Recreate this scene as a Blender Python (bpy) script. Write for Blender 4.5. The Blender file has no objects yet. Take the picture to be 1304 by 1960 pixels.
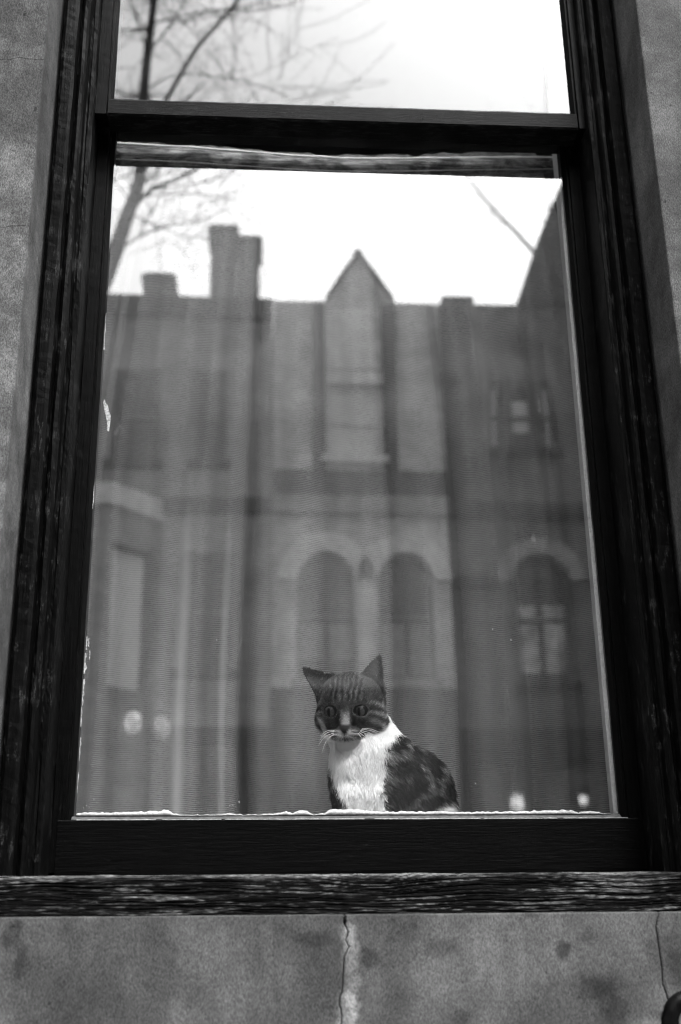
import bpy, bmesh, math, random
import numpy as np
from mathutils import Vector, Matrix, noise as mnoise
from mathutils.geometry import tessellate_polygon

# ------------------------------------------------------------------ camera, sky, sun, exposure
sc = bpy.context.scene
col = sc.collection
R = math.radians
CAM = np.array([-.151, -2.021, 1.6]); YAW, PITCH, ROLL = R(4.0), R(21.34), R(-.79)
FPX = 45 / 36 * 1960
_f = np.array([math.sin(YAW)*math.cos(PITCH), math.cos(YAW)*math.cos(PITCH), math.sin(PITCH)])
_r = np.array([math.cos(YAW), -math.sin(YAW), 0.0]); _u = np.cross(_r, _f)
_r, _u = math.cos(ROLL)*_r + math.sin(ROLL)*_u, -math.sin(ROLL)*_r + math.cos(ROLL)*_u
cam = bpy.data.cameras.new('camera'); co = bpy.data.objects.new('camera', cam); col.objects.link(co)
co.matrix_world = Matrix(((_r[0], _u[0], -_f[0], CAM[0]), (_r[1], _u[1], -_f[1], CAM[1]), (_r[2], _u[2], -_f[2], CAM[2]), (0, 0, 0, 1)))
cam.sensor_fit = 'VERTICAL'; cam.sensor_height = 36; cam.sensor_width = 24; cam.lens = 45
cam.clip_start = .05; cam.clip_end = 2000
cam.dof.use_dof = True; cam.dof.focus_distance = 2.17; cam.dof.aperture_fstop = 3.4
sc.camera = co
SUN_EL, SUN_AZ = R(59), R(151)          # azimuth clockwise from +Y (into the house); the sun stands to the right, over the street
w = bpy.data.worlds.new('World'); sc.world = w; w.use_nodes = True
nt = w.node_tree; nt.nodes.clear()
sky = nt.nodes.new('ShaderNodeTexSky'); sky.sky_type = 'NISHITA'; sky.sun_disc = False
sky.sun_elevation = SUN_EL; sky.sun_rotation = SUN_AZ; sky.air_density = 1.0; sky.dust_density = 6.0; sky.ozone_density = 1.0
bw = nt.nodes.new('ShaderNodeRGBToBW'); bg = nt.nodes.new('ShaderNodeBackground'); wo = nt.nodes.new('ShaderNodeOutputWorld')
bg.inputs['Strength'].default_value = .15
nt.links.new(sky.outputs[0], bw.inputs[0]); nt.links.new(bw.outputs[0], bg.inputs[0]); nt.links.new(bg.outputs[0], wo.inputs[0])
sd = bpy.data.lights.new('sun', 'SUN'); sd.energy = 1.2; sd.angle = R(20); sd.color = (1, 1, 1)
so = bpy.data.objects.new('sun', sd); col.objects.link(so)
sdir = Vector((math.sin(SUN_AZ)*math.cos(SUN_EL), math.cos(SUN_AZ)*math.cos(SUN_EL), math.sin(SUN_EL)))
so.rotation_euler = sdir.to_track_quat('Z', 'Y').to_euler(); so.location = (4, -6, 9)
vs = sc.view_settings; vs.view_transform = 'Standard'; vs.look = 'None'; vs.exposure = 1.9; vs.gamma = 1.0; vs.use_curve_mapping = False
cy = sc.cycles
cy.filter_width = 1.15; cy.use_denoising = True; cy.denoiser = 'OPENIMAGEDENOISE'; cy.denoising_input_passes = 'RGB_ALBEDO_NORMAL'
cy.max_bounces = 8; cy.diffuse_bounces = 4; cy.glossy_bounces = 4; cy.transmission_bounces = 6; cy.transparent_max_bounces = 24
cy.caustics_reflective = False; cy.caustics_refractive = False; cy.sample_clamp_indirect = 6
rnd = random.Random(7); nr = np.random.default_rng(11)

# ------------------------------------------------------------------ pixel helpers
def _ray(u, v): return _f + _r*(u-652)/FPX - _u*(v-980)/FPX
def at(u, v, Y):                        # point of the plane Y seen at pixel u, v
    d = _ray(u, v); return Vector(CAM + d*(Y-CAM[1])/d[1])
def refl(u, v, Y):                      # point of the plane Y across the street whose mirror image in the pane shows at u, v
    m = np.array([1, -1, 1]); d = _ray(u, v)*m; c = CAM*m; return Vector(c + d*(Y-c[1])/d[1])

# ------------------------------------------------------------------ material helpers
def mat(name):
    m = bpy.data.materials.new(name); m.use_nodes = True; m.node_tree.nodes.clear()
    o = m.node_tree.nodes.new('ShaderNodeOutputMaterial'); return m, m.node_tree, o
def N(t, typ, **kw):
    n = t.nodes.new('ShaderNode'+typ)
    for k, v in kw.items():
        if k.startswith('i_'):
            key = k[2:]; key = int(key) if key.isdigit() else key.replace('_', ' ')
            n.inputs[key].default_value = v
        else: setattr(n, k, v)
    return n
def L(t, a, b): t.links.new(a, b)
def M(t, op, a, b=None, c=None, clamp=False):
    n = t.nodes.new('ShaderNodeMath'); n.operation = op; n.use_clamp = clamp
    for i, x in enumerate((a, b, c)):
        if x is None: continue
        if isinstance(x, (int, float)): n.inputs[i].default_value = x
        else: t.links.new(x, n.inputs[i])
    return n.outputs[0]
def ramp(t, x, a, b, lo=0.0, hi=1.0):
    n = t.nodes.new('ShaderNodeMapRange'); n.interpolation_type = 'SMOOTHSTEP'
    t.links.new(x, n.inputs[0]); n.inputs[1].default_value = a; n.inputs[2].default_value = b; n.inputs[3].default_value = lo; n.inputs[4].default_value = hi
    return n.outputs[0]
def coords(t, scale=(1, 1, 1), rot=(0, 0, 0)):
    g = t.nodes.new('ShaderNodeNewGeometry'); mp = t.nodes.new('ShaderNodeMapping')
    mp.inputs['Scale'].default_value = scale; mp.inputs['Rotation'].default_value = rot
    t.links.new(g.outputs['Position'], mp.inputs[0]); return mp.outputs[0]
def noi(t, vec, scale, detail=4, rough=.6, dist=0):
    n = t.nodes.new('ShaderNodeTexNoise'); n.inputs['Scale'].default_value = scale; n.inputs['Detail'].default_value = detail
    n.inputs['Roughness'].default_value = rough; n.inputs['Distortion'].default_value = dist; t.links.new(vec, n.inputs['Vector']); return n.outputs['Fac']
def princ(t, o, color, rough=.7, bump=None, bstr=.3, bdist=.001, spec=.4):
    p = t.nodes.new('ShaderNodeBsdfPrincipled')
    if isinstance(color, (int, float)): p.inputs['Base Color'].default_value = (color, color, color, 1)
    else: t.links.new(color, p.inputs['Base Color'])
    if isinstance(rough, (int, float)): p.inputs['Roughness'].default_value = rough
    else: t.links.new(rough, p.inputs['Roughness'])
    p.inputs['Specular IOR Level'].default_value = spec
    if bump is not None:
        b = t.nodes.new('ShaderNodeBump'); b.inputs['Strength'].default_value = bstr; b.inputs['Distance'].default_value = bdist
        t.links.new(bump, b.inputs['Height']); t.links.new(b.outputs[0], p.inputs['Normal'])
    t.links.new(p.outputs[0], o.inputs[0]); return p

def m_plain(name, c, rough=.7, nscale=8, namp=.25, spec=.3):
    m, t, o = mat(name); v = coords(t); n = noi(t, v, nscale, 5)
    princ(t, o, M(t, 'MULTIPLY', ramp(t, n, .3, .7, 1-namp, 1+namp), c), rough, n, .15, .01, spec); return m

def m_stone(name, base, stains_and_light=()):
    m, t, o = mat(name); v = coords(t)
    vd = coords(t, (1, 1, .38), (0, R(38), 0))
    grain = noi(t, vd, 620, 3, .75); grain2 = noi(t, v, 1100, 2, .6)
    mot = noi(t, v, 7, 6, .62, .4); mot2 = noi(t, v, 26, 5, .6)
    drip = noi(t, coords(t, (1, 1, .12)), 30, 4, .6)
    c = M(t, 'MULTIPLY', ramp(t, grain, .3, .7, .5, 1.55), ramp(t, grain2, .28, .72, .6, 1.42))
    c = M(t, 'MULTIPLY', c, ramp(t, mot, .3, .7, .6, 1.38))
    c = M(t, 'MULTIPLY', c, ramp(t, mot2, .25, .75, .86, 1.15))
    c = M(t, 'MULTIPLY', c, ramp(t, drip, .3, .7, .88, 1.12))
    spot = noi(t, v, 17, 3, .6, .3); c = M(t, 'MULTIPLY', c, ramp(t, spot, .64, .74, 1, .6))
    pit = noi(t, v, 95, 2, .5); c = M(t, 'MULTIPLY', c, ramp(t, pit, .24, .31, .45, 1))
    g = t.nodes.new('ShaderNodeNewGeometry'); wob = noi(t, v, 38, 4, .65)
    for (p, r, k) in stains_and_light:            # k<0 darkens, k>0 lightens: bleached crack edges, painted sunlight on the left pier
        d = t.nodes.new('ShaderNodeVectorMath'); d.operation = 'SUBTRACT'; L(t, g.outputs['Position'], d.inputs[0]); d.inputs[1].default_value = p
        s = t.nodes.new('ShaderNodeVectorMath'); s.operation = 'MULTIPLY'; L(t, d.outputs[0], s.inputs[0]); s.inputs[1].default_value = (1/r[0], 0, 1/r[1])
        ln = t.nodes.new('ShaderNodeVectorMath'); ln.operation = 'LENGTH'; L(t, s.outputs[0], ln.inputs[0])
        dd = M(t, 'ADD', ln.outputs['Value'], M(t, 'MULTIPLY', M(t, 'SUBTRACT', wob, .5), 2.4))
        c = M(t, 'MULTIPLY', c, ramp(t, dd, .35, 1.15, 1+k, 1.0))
    c = M(t, 'MULTIPLY', c, base)
    h = M(t, 'ADD', M(t, 'MULTIPLY', grain, .7), M(t, 'MULTIPLY', pit, .5))
    princ(t, o, c, .92, h, .55, .0016, .15); return m

def m_paint(name, base, axis, wear=.5, bare=.16, gloss=.42, grain=1.0, wscale=1.0):
    """old black paint over wood: grain runs along axis, bare wood where the paint has gone"""
    m, t, o = mat(name)
    st = {'x': (.05, 1, 1), 'z': (1, 1, .05)}[axis]
    v = coords(t, st); vv = coords(t); st2 = {'x': (.22, 1, 1), 'z': (1, 1, .22)}[axis]
    g = noi(t, v, 420*wscale, 4, .65, .15); g2 = noi(t, coords(t, st2), 150*wscale, 5, .7, .3); patch = noi(t, vv, 16, 4, .6); cr = noi(t, vv, 700, 2, .6)
    k = M(t, 'ADD', M(t, 'MULTIPLY', g2, .62), M(t, 'MULTIPLY', patch, .38))
    wm = ramp(t, k, .645-.16*wear, .72-.16*wear)
    wm = M(t, 'MULTIPLY', wm, ramp(t, cr, .42, .62))
    c = M(t, 'ADD', M(t, 'MULTIPLY', ramp(t, g, .3, .7, .45, 1.6), base), M(t, 'MULTIPLY', M(t, 'MULTIPLY', wm, bare), ramp(t, g, .3, .7, .4, 1.5)))
    h = M(t, 'ADD', M(t, 'MULTIPLY', g, .6), M(t, 'MULTIPLY', g2, .5))
    princ(t, o, c, ramp(t, wm, 0, 1, gloss, .85), h, .6*grain, .0016, .04); return m

def m_glass(name, r0, dust=.03, bumpd=.0004, seed=0.0):
    m, t, o = mat(name); g = t.nodes.new('ShaderNodeNewGeometry')
    v = coords(t); wv = noi(t, coords(t, (1, 1, .55)), 2.6, 2, .5); b = N(t, 'Bump'); b.inputs['Strength'].default_value = 1; b.inputs['Distance'].default_value = bumpd; L(t, wv, b.inputs['Height'])
    dp = N(t, 'VectorMath', operation='DOT_PRODUCT'); L(t, g.outputs['Normal'], dp.inputs[0]); L(t, g.outputs['Incoming'], dp.inputs[1])
    c = M(t, 'SUBTRACT', 1, M(t, 'ABSOLUTE', dp.outputs['Value'])); sch = M(t, 'ADD', r0, M(t, 'MULTIPLY', M(t, 'POWER', c, 5), 1-r0))
    front = M(t, 'SUBTRACT', 1, g.outputs['Backfacing']); fac = M(t, 'MULTIPLY', sch, front)
    gl = N(t, 'BsdfGlossy'); gl.inputs['Roughness'].default_value = 0.0; gl.inputs['Color'].default_value = (1, 1, 1, 1); L(t, b.outputs[0], gl.inputs['Normal'])
    tr = N(t, 'BsdfTransparent'); tr.inputs['Color'].default_value = (.96, .96, .96, 1)
    mx = N(t, 'MixShader'); L(t, fac, mx.inputs[0]); L(t, tr.outputs[0], mx.inputs[1]); L(t, gl.outputs[0], mx.inputs[2])
    # dust film, streaks, specks and fine scratches on the outer face
    film = ramp(t, noi(t, v, 6, 6, .68, .5), .3, .72, .1, 1.7); stre = ramp(t, noi(t, coords(t, (1, 1, .06)), 60, 4, .6), .45, .75, 0, .9)
    sp = N(t, 'TexVoronoi', voronoi_dimensions='2D'); sp.inputs['Scale'].default_value = 58; L(t, coords(t, (1, 1, 1), (R(90), 0, 0)), sp.inputs['Vector']); spm = ramp(t, sp.outputs['Distance'], .015, .055, 1, 0)
    spk = M(t, 'MULTIPLY', spm, ramp(t, noi(t, v, 23, 2, .5), .50, .60))
    smear = M(t, 'MULTIPLY', ramp(t, noi(t, coords(t, (1, 1, .5)), 42, 3, .55, .6), .68, .75), .45)
    scr = N(t, 'TexWave'); scr.inputs['Scale'].default_value = 1.4; scr.inputs['Distortion'].default_value = 26; scr.inputs['Detail'].default_value = 2; L(t, v, scr.inputs['Vector'])
    scm = M(t, 'MULTIPLY', ramp(t, scr.outputs['Fac'], .9985, .9998), ramp(t, noi(t, v, 9, 2), .58, .66))
    sz = N(t, 'SeparateXYZ'); L(t, v, sz.inputs[0]); d = M(t, 'MULTIPLY', M(t, 'MULTIPLY', M(t, 'ADD', film, stre), dust), ramp(t, sz.outputs[2], 2.15, 2.75, .35, 1.7))
    d = M(t, 'ADD', d, M(t, 'ADD', M(t, 'MULTIPLY', spk, .15), M(t, 'ADD', M(t, 'MULTIPLY', scm, .04), M(t, 'MULTIPLY', smear, .09))), None, True)
    d = M(t, 'MULTIPLY', d, front)
    df = N(t, 'BsdfDiffuse'); df.inputs['Color'].default_value = (.7, .7, .7, 1)
    m2 = N(t, 'MixShader'); L(t, d, m2.inputs[0]); L(t, mx.outputs[0], m2.inputs[1]); L(t, df.outputs[0], m2.inputs[2]); L(t, m2.outputs[0], o.inputs[0]); return m

def m_curtain(name, col_=.41, a0=.62, lines=1700.0):
    m, t, o = mat(name); g = t.nodes.new('ShaderNodeNewGeometry'); s = N(t, 'SeparateXYZ'); L(t, g.outputs['Position'], s.inputs[0])
    jit = noi(t, coords(t, (.25, .25, 1)), 55, 3, .6)
    ph = M(t, 'ADD', M(t, 'MULTIPLY', s.outputs[2], lines), M(t, 'MULTIPLY', jit, 3.0))
    ln = ramp(t, M(t, 'SINE', ph), -.55, .75)                               # 1 on the threads, 0 in the gaps
    fine = noi(t, coords(t, (.3, .3, 2.2)), 420, 2, .6); an = M(t, 'ADD', .45, M(t, 'MULTIPLY', noi(t, coords(t), 9, 3), .7))
    dens = M(t, 'SUBTRACT', 1, M(t, 'MULTIPLY', M(t, 'SUBTRACT', 1, ln), M(t, 'MULTIPLY', an, .62)))
    dens = M(t, 'MULTIPLY', dens, ramp(t, fine, .25, .75, .8, 1.15))
    at_ = N(t, 'Attribute'); at_.attribute_name = 'weave'
    dp = N(t, 'VectorMath', operation='DOT_PRODUCT'); L(t, g.outputs['Normal'], dp.inputs[0]); L(t, g.outputs['Incoming'], dp.inputs[1])
    cs = M(t, 'MAXIMUM', M(t, 'ABSOLUTE', dp.outputs['Value']), .3)
    al = M(t, 'SUBTRACT', 1, M(t, 'POWER', 1-a0, M(t, 'DIVIDE', M(t, 'MULTIPLY', dens, at_.outputs['Fac']), cs)), None, True)
    df = N(t, 'BsdfDiffuse'); tl = N(t, 'BsdfTranslucent'); tr = N(t, 'BsdfTransparent')
    for n in (df, tl): n.inputs['Color'].default_value = (col_, col_, col_, 1)
    a = N(t, 'MixShader', i_0=.3); L(t, df.outputs[0], a.inputs[1]); L(t, tl.outputs[0], a.inputs[2])
    mx = N(t, 'MixShader'); L(t, al, mx.inputs[0]); L(t, tr.outputs[0], mx.inputs[1]); L(t, a.outputs[0], mx.inputs[2]); L(t, mx.outputs[0], o.inputs[0]); return m

def m_attr(name, attr, rough=.6, spec=.2, mul=1.0):
    m, t, o = mat(name); a = N(t, 'Attribute'); a.attribute_name = attr
    princ(t, o, M(t, 'MULTIPLY', a.outputs['Fac'], mul), rough, None, spec=spec); return m
def m_emit(name, s, c=1.0):
    m, t, o = mat(name); e = N(t, 'Emission'); L(t, M(t, 'MULTIPLY', ramp(t, noi(t, coords(t), 7, 2), .35, .65, .15, 1.2), s), e.inputs['Strength']); e.inputs['Color'].default_value = (c, c, c, 1); L(t, e.outputs[0], o.inputs[0]); return m
def m_brick(name, base, mortar):
    m, t, o = mat(name); g = coords(t, (1, 1, 1), (R(90), 0, 0)); b = N(t, 'TexBrick'); L(t, g, b.inputs['Vector'])
    for k, c in (('Color1', base*1.2), ('Color2', base*.8), ('Mortar', mortar)): b.inputs[k].default_value = (c, c, c, 1)
    b.inputs['Scale'].default_value = 1; b.inputs['Brick Width'].default_value = .22; b.inputs['Row Height'].default_value = .075; b.inputs['Mortar Size'].default_value = .01
    n = noi(t, coords(t), 1.3, 5); mx = N(t, 'Mix', data_type='RGBA', blend_type='MULTIPLY'); mx.inputs[0].default_value = 1; L(t, b.outputs[0], mx.inputs[6])
    c = N(t, 'CombineColor'); r = ramp(t, n, .3, .7, .65, 1.3)
    for i in range(3): L(t, r, c.inputs[i])
    L(t, c.outputs[0], mx.inputs[7]); princ(t, o, mx.outputs[2], .9, b.outputs['Fac'], .4, -.006, .1); return m

# ------------------------------------------------------------------ mesh helpers
def link(name, me, material=None, parent=None, smooth=False):
    o = bpy.data.objects.new(name, me); col.objects.link(o)
    if material: me.materials.append(material)
    if parent: o.parent = parent
    if smooth:
        for p in me.polygons: p.use_smooth = True
    return o
def pyd(name, v, f, material=None, parent=None, smooth=False):
    me = bpy.data.meshes.new(name); me.from_pydata([tuple(x) for x in v], [], f); me.update(); return link(name, me, material, parent, smooth)
def empty(name, loc=(0, 0, 0), parent=None):
    o = bpy.data.objects.new(name, None); o.empty_display_size = .1; col.objects.link(o)
    if parent: o.parent = parent
    return o
def tag(o, label=None, cat=None, group=None, kind=None):
    for k, x in (('label', label), ('category', cat), ('group', group), ('kind', kind)):
        if x: o[k] = x
    return o
def bev(o, wd, seg=2, ang=40):
    b = o.modifiers.new('bevel', 'BEVEL'); b.width = wd; b.segments = seg; b.limit_method = 'ANGLE'; b.angle_limit = R(ang); return o
def box(name, x0, x1, y0, y1, z0, z1, material, parent=None, bevel=0):
    v = [(x, y, z) for x in (x0, x1) for y in (y0, y1) for z in (z0, z1)]
    f = [(0, 1, 3, 2), (4, 6, 7, 5), (0, 4, 5, 1), (2, 3, 7, 6), (0, 2, 6, 4), (1, 5, 7, 3)]
    o = pyd(name, v, f, material, parent)
    if bevel: bev(o, bevel)
    return o
def extrude_z(name, prof, z0, z1, n, material, parent=None, jit=0.0, seed=0, flip=False):
    """prof: closed xy loop; swept up z in n steps with a little hand-made wobble"""
    v, f, k = [], [], len(prof)
    for i in range(n+1):
        z = z0+(z1-z0)*i/n
        for j, (x, y) in enumerate(prof):
            a = jit*mnoise.noise((j*3.1+seed, z*9, 0)); b = jit*mnoise.noise((j*3.1+seed, z*9, 7)) + .6*jit*mnoise.noise((j*7.7+seed, z*70, 3))
            v.append((x+a, y+b, z))
    for i in range(n):
        for j in range(k):
            q = (i*k+j, i*k+(j+1) % k, (i+1)*k+(j+1) % k, (i+1)*k+j); f.append(q[::-1] if flip else q)
    f.append(tuple(range(k))[::-1] if not flip else tuple(range(k))); f.append(tuple(range(n*k, n*k+k)) if not flip else tuple(range(n*k, n*k+k))[::-1])
    return pyd(name, v, f, material, parent)
def prism_y(name, outline, y0, y1, material, parent=None, holes=()):
    """outline (x,z) with holes, thick between y0 (front) and y1"""
    loops = [[Vector((x, z, 0)) for x, z in outline]] + [[Vector((x, z, 0)) for x, z in h] for h in holes]
    tris = tessellate_polygon(loops); flat = [p for l in loops for p in l]; n = len(flat)
    v = [(p.x, y0, p.y) for p in flat] + [(p.x, y1, p.y) for p in flat]; f = []
    if holes:
        for a, b, c in tris: f.append((a, b, c)); f.append((a+n, c+n, b+n))
    else: f += [tuple(range(n)), tuple(range(n, 2*n))[::-1]]
    s = 0
    for l in loops:
        k = len(l)
        for i in range(k): a, b = s+i, s+(i+1) % k; f.append((a, b, b+n, a+n))
        s += k
    o = pyd(name, v, f, material, parent)
    bm = bmesh.new(); bm.from_mesh(o.data); bmesh.ops.recalc_face_normals(bm, faces=bm.faces); bm.to_mesh(o.data); bm.free(); return o
def tube_data(pts, rad, sides=7, cap=True):
    pts = [Vector(p) for p in pts]; v, f = [], []; ref = Vector((.31, .2, .93))
    for i, p in enumerate(pts):
        d = (pts[min(i+1, len(pts)-1)]-pts[max(i-1, 0)]).normalized(); a = d.cross(ref)
        if a.length < 1e-3: a = d.cross(Vector((1, 0, 0)))
        a.normalize(); b = d.cross(a)
        for j in range(sides):
            t = 2*math.pi*j/sides; v.append(p+(a*math.cos(t)+b*math.sin(t))*rad[i])
    for i in range(len(pts)-1):
        for j in range(sides): f.append((i*sides+j, i*sides+(j+1) % sides, (i+1)*sides+(j+1) % sides, (i+1)*sides+j))
    if cap: f.append(tuple(range(sides))[::-1]); f.append(tuple(range((len(pts)-1)*sides, len(pts)*sides)))
    return v, f
def tube(name, pts, rad, material, parent=None, sides=7, smooth=True):
    v, f = tube_data(pts, rad, sides); return pyd(name, v, f, material, parent, smooth)
def lathe(name, prof, center, material, parent=None, n=20):
    v = [(center[0]+r*math.cos(2*math.pi*j/n), center[1]+r*math.sin(2*math.pi*j/n), center[2]+z) for r, z in prof for j in range(n)]
    f = [(i*n+j, i*n+(j+1) % n, (i+1)*n+(j+1) % n, (i+1)*n+j) for i in range(len(prof)-1) for j in range(n)]
    f.append(tuple(range(n))[::-1]); f.append(tuple(range((len(prof)-1)*n, len(prof)*n))); return pyd(name, v, f, material, parent, True)

# ------------------------------------------------------------------ materials
def st(u, v, ru, rv, k): p = at(u, v, -.21); return (tuple(p), (ru*.00083, rv*.00083), k)
MS_ap = m_stone('apron_stone', .054, [st(22, 1790, 20, 26, -.5), st(40, 1830, 14, 34, -.45), st(605, 1797, 34, 20, -.4), st(708, 1835, 20, 22, -.5),
    st(850, 1812, 34, 18, -.35), st(1076, 1820, 15, 17, -.6), st(1125, 1790, 18, 14, -.3), st(1150, 1890, 34, 26, -.5), st(1185, 1935, 26, 26, -.45), st(885, 1950, 16, 16, -.35), st(1290, 1840, 24, 40, -.35),
    st(672, 1850, 17, 80, 1.1), st(664, 1785, 14, 26, .5), st(660, 1945, 18, 44, 1.0), st(1240, 1960, 40, 14, .5)])
MS_w = m_stone('pier_stone', .062, [((-.60, 0, 3.27), (.08, .16), -.35), ((-.55, 0, 2.86), (.04, .12), .45), ((-.56, 0, 2.45), (.05, .3), .4), ((-.54, 0, 2.1), (.03, .2), .3), ((.62, 0, 3.1), (.05, .12), -.3), ((.54, 0, 2.9), (.02, .2), .15), ((-.575, 0, 2.7), (.012, .05), -.3)])  # positive spots put sunlit brightness into the left pier's stone colour
M_cav = m_plain('crack_mortar', .015, .95)
M_casing = m_paint('casing_paint', .0014, 'z', .7, .032, .5, 1.0)
M_stile = m_paint('stile_paint', .0013, 'z', .30, .02, .42, .8)
M_lower = m_paint('lower_rail_paint', .0012, 'x', .28, .02, .42, 1.0)
M_rail = m_paint('meeting_rail_paint', .0008, 'x', 1.0, .02, .5, 1.3, 1.4)
m_, t_, o_ = mat('weathered_sill'); a_ = N(t_, 'Attribute'); a_.attribute_name = 'worn'; g_ = noi(t_, coords(t_, (.12, 1, 1)), 800, 4, .75, .3); l_ = noi(t_, coords(t_, (.035, 1, 1)), 560, 4, .75, .4)
princ(t_, o_, M(t_, 'ADD', M(t_, 'ADD', .002, M(t_, 'MULTIPLY', ramp(t_, l_, .56, .66), .05)), M(t_, 'MULTIPLY', M(t_, 'MULTIPLY', a_.outputs['Fac'], ramp(t_, g_, .38, .62, .0, 1.3)), .15)), .8, g_, .8, .002, .05); M_sill = m_
M_putty = m_plain('caulk_white', .30, .7, 260, .35); M_putty_old = m_plain('old_putty', .045, .8, 120, .5)
M_chip = m_plain('paint_chip', .26, .8, 300, .5); M_highlight = m_plain('highlight_white', .95, .8, 40, .1); M_pale = m_plain('pale_stop_paint', .42, .6, 200, .12)
M_gl_low = m_glass('old_window_glass', .24, .012); M_gl_up = m_glass('upper_window_glass', .125, .008, .0003)
M_cur = m_curtain('sheer_curtain'); M_rod = m_curtain('curtain_header', .38, .9, 1300)
m_, t_, o_ = mat('ribbed_cloth'); a_ = noi(t_, coords(t_, (.03, 1, 1)), 420, 3, .6, .2); b_ = noi(t_, coords(t_, (1, 1, 2.2), (0, R(25), 0)), 13, 5, .65, .8)
princ(t_, o_, M(t_, 'MULTIPLY', M(t_, 'MULTIPLY', ramp(t_, a_, .35, .65, .45, 1.5), ramp(t_, b_, .35, .65, .25, 1.6)), .20), .9, a_, .8, .003, .05); M_roll = m_
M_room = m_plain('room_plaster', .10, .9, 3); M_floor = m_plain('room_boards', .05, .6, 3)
M_iron = m_plain('black_iron', .0015, .4, 90, .5, .05)
M_asph = m_plain('asphalt', .05, .9, 40); M_pave = m_plain('pavement_slabs', .17, .9, 5); M_kerb = m_plain('kerb_granite', .22, .85, 12); M_ground = m_plain('earth', .08, .95, 2)
M_bark = m_plain('bark', .035, .9, 20, .4)

# ------------------------------------------------------------------ ground and street
def sheet(name, x0, x1, y0, y1, z, m): return tag(pyd(name, [(x0, y0, z), (x1, y0, z), (x1, y1, z), (x0, y1, z)], [(0, 1, 2, 3)], m), kind='structure')
sheet('ground', -400, 400, -400, 400, -.14, M_ground)
sheet('road', -80, 80, -15.2, -4.6, -.12, M_asph)
tag(box('pavement', -80, 80, -4.45, -.02, -.13, 0, M_pave), kind='structure'); tag(box('pavement', -80, 80, -19.9, -15.35, -.13, 0, M_pave), kind='structure')
tag(box('kerb', -80, 80, -4.6, -4.45, -.13, .004, M_kerb, bevel=.015), kind='structure'); tag(box('kerb', -80, 80, -15.35, -15.2, -.13, .004, M_kerb, bevel=.015), kind='structure')

# ------------------------------------------------------------------ the stone wall round the window
YF = -.235; XL, XR = -.524, .524; ZT = 4.62          # face plane, reveals, lintel height
wall = tag(empty('stone_wall', (0, 0, 0)), 'smooth rendered stone wall with fine cracks around the dark window', 'wall')
def jag(p0, p1, n, amp, seed, vertical=False):
    out = []
    for i in range(n+1):
        t = i/n; x = p0[0]+(p1[0]-p0[0])*t; z = p0[1]+(p1[1]-p0[1])*t; e = min(1, 6*t, 6*(1-t))
        d = amp*e*(mnoise.noise((seed, t*7, 1))*1.2+.7*mnoise.noise((seed, t*31, 5))+.3*mnoise.noise((seed, t*90, 9)))
        out.append((x+d, z) if vertical else (x, z+d))
    return out
def shift(l, dx=0, dz=0): return [(x+dx, z+dz) for x, z in l]
zc1 = at(50, 124, YF).z; zc2 = at(30, 436, YF).z; zc3 = at(6, 694, YF).z
# left pier: stones parted by thin wandering cracks
cr = [[(XL-2.2, z), *jag((XL-.5, z), (XL, z+dz), 90, .013, s)] for z, dz, s in ((zc2, .004, 2), (zc1, .012, 1))]
gap = .0009
lows = [None]+[shift(c, 0, gap/2) for c in cr]; tops = [shift(c, 0, -gap/2) for c in cr]+[None]
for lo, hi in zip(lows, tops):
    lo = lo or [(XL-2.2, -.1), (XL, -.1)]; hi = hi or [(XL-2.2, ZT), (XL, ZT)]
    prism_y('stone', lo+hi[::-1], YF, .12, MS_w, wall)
bev(prism_y('stone', [(XR, -.1), (XR+2.2, -.1), (XR+2.2, ZT), (XR, ZT)], YF+.001, .12, MS_w, wall), .003, 2, 50)
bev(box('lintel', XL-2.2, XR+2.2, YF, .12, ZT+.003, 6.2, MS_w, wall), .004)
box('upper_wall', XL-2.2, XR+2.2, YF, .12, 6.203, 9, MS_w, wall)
# apron below the sill, cracked through in two places
YA = -.21; zA = at(652, 1750, YA).z
def px(l): return [(at(u, v, YA).x, at(u, v, YA).z) for u, v in l]
def rough_crack(pts, seed):
    out = []
    for (a, b) in zip(pts[:-1], pts[1:]):
        n = 5
        for i in range(n):
            t = i/n; out.append((a[0]+(b[0]-a[0])*t+.0013*mnoise.noise((seed, b[1]*50+t*4, i)), a[1]+(b[1]-a[1])*t))
    return out+[pts[-1]]
c1 = rough_crack(px([(660, 1752), (660, 1768), (667, 1785), (662, 1800), (668, 1812), (659, 1832), (657, 1862), (656, 1890), (650, 1915), (654, 1945), (652, 1975), (655, 2020)]), 4)
c2 = rough_crack(px([(1262, 1748), (1258, 1762), (1256, 1775), (1260, 1800), (1264, 1830), (1268, 1860), (1269, 1885), (1276, 1903), (1284, 1930), (1288, 1975), (1285, 2020)]), 8)
c1[0] = (c1[0][0], zA); c2[0] = (c2[0][0], zA)
e1 = [max(.0011, .0045-abs(i-3.5)*.0012) for i in range(len(c1))]; e2 = [.0012]*len(c2)
zb = -.1
def side(c, e, s): return [(x+s*g/2, z) for (x, z), g in zip(c, e)]
bev(prism_y('apron_stone', [(XL+.001, zA)]+side(c1, e1, -1)+[(c1[-1][0], zb), (XL+.001, zb)], YA, .1, MS_ap, wall), .003, 2, 50)
bev(prism_y('apron_stone', [side(c1, e1, 1)[0]]+side(c2, e2, -1)+[(c2[-1][0]-.002, zb), (c1[-1][0]+.002, zb)]+side(c1, e1, 1)[:0:-1], YA, .1, MS_ap, wall), .003, 2, 50)
bev(prism_y('apron_stone', [(XR-.001, zA)]+[(XR-.001, zb), (c2[-1][0]+.002, zb)]+side(c2, e2, 1)[::-1], YA, .1, MS_ap, wall), .003, 2, 50)
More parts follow.
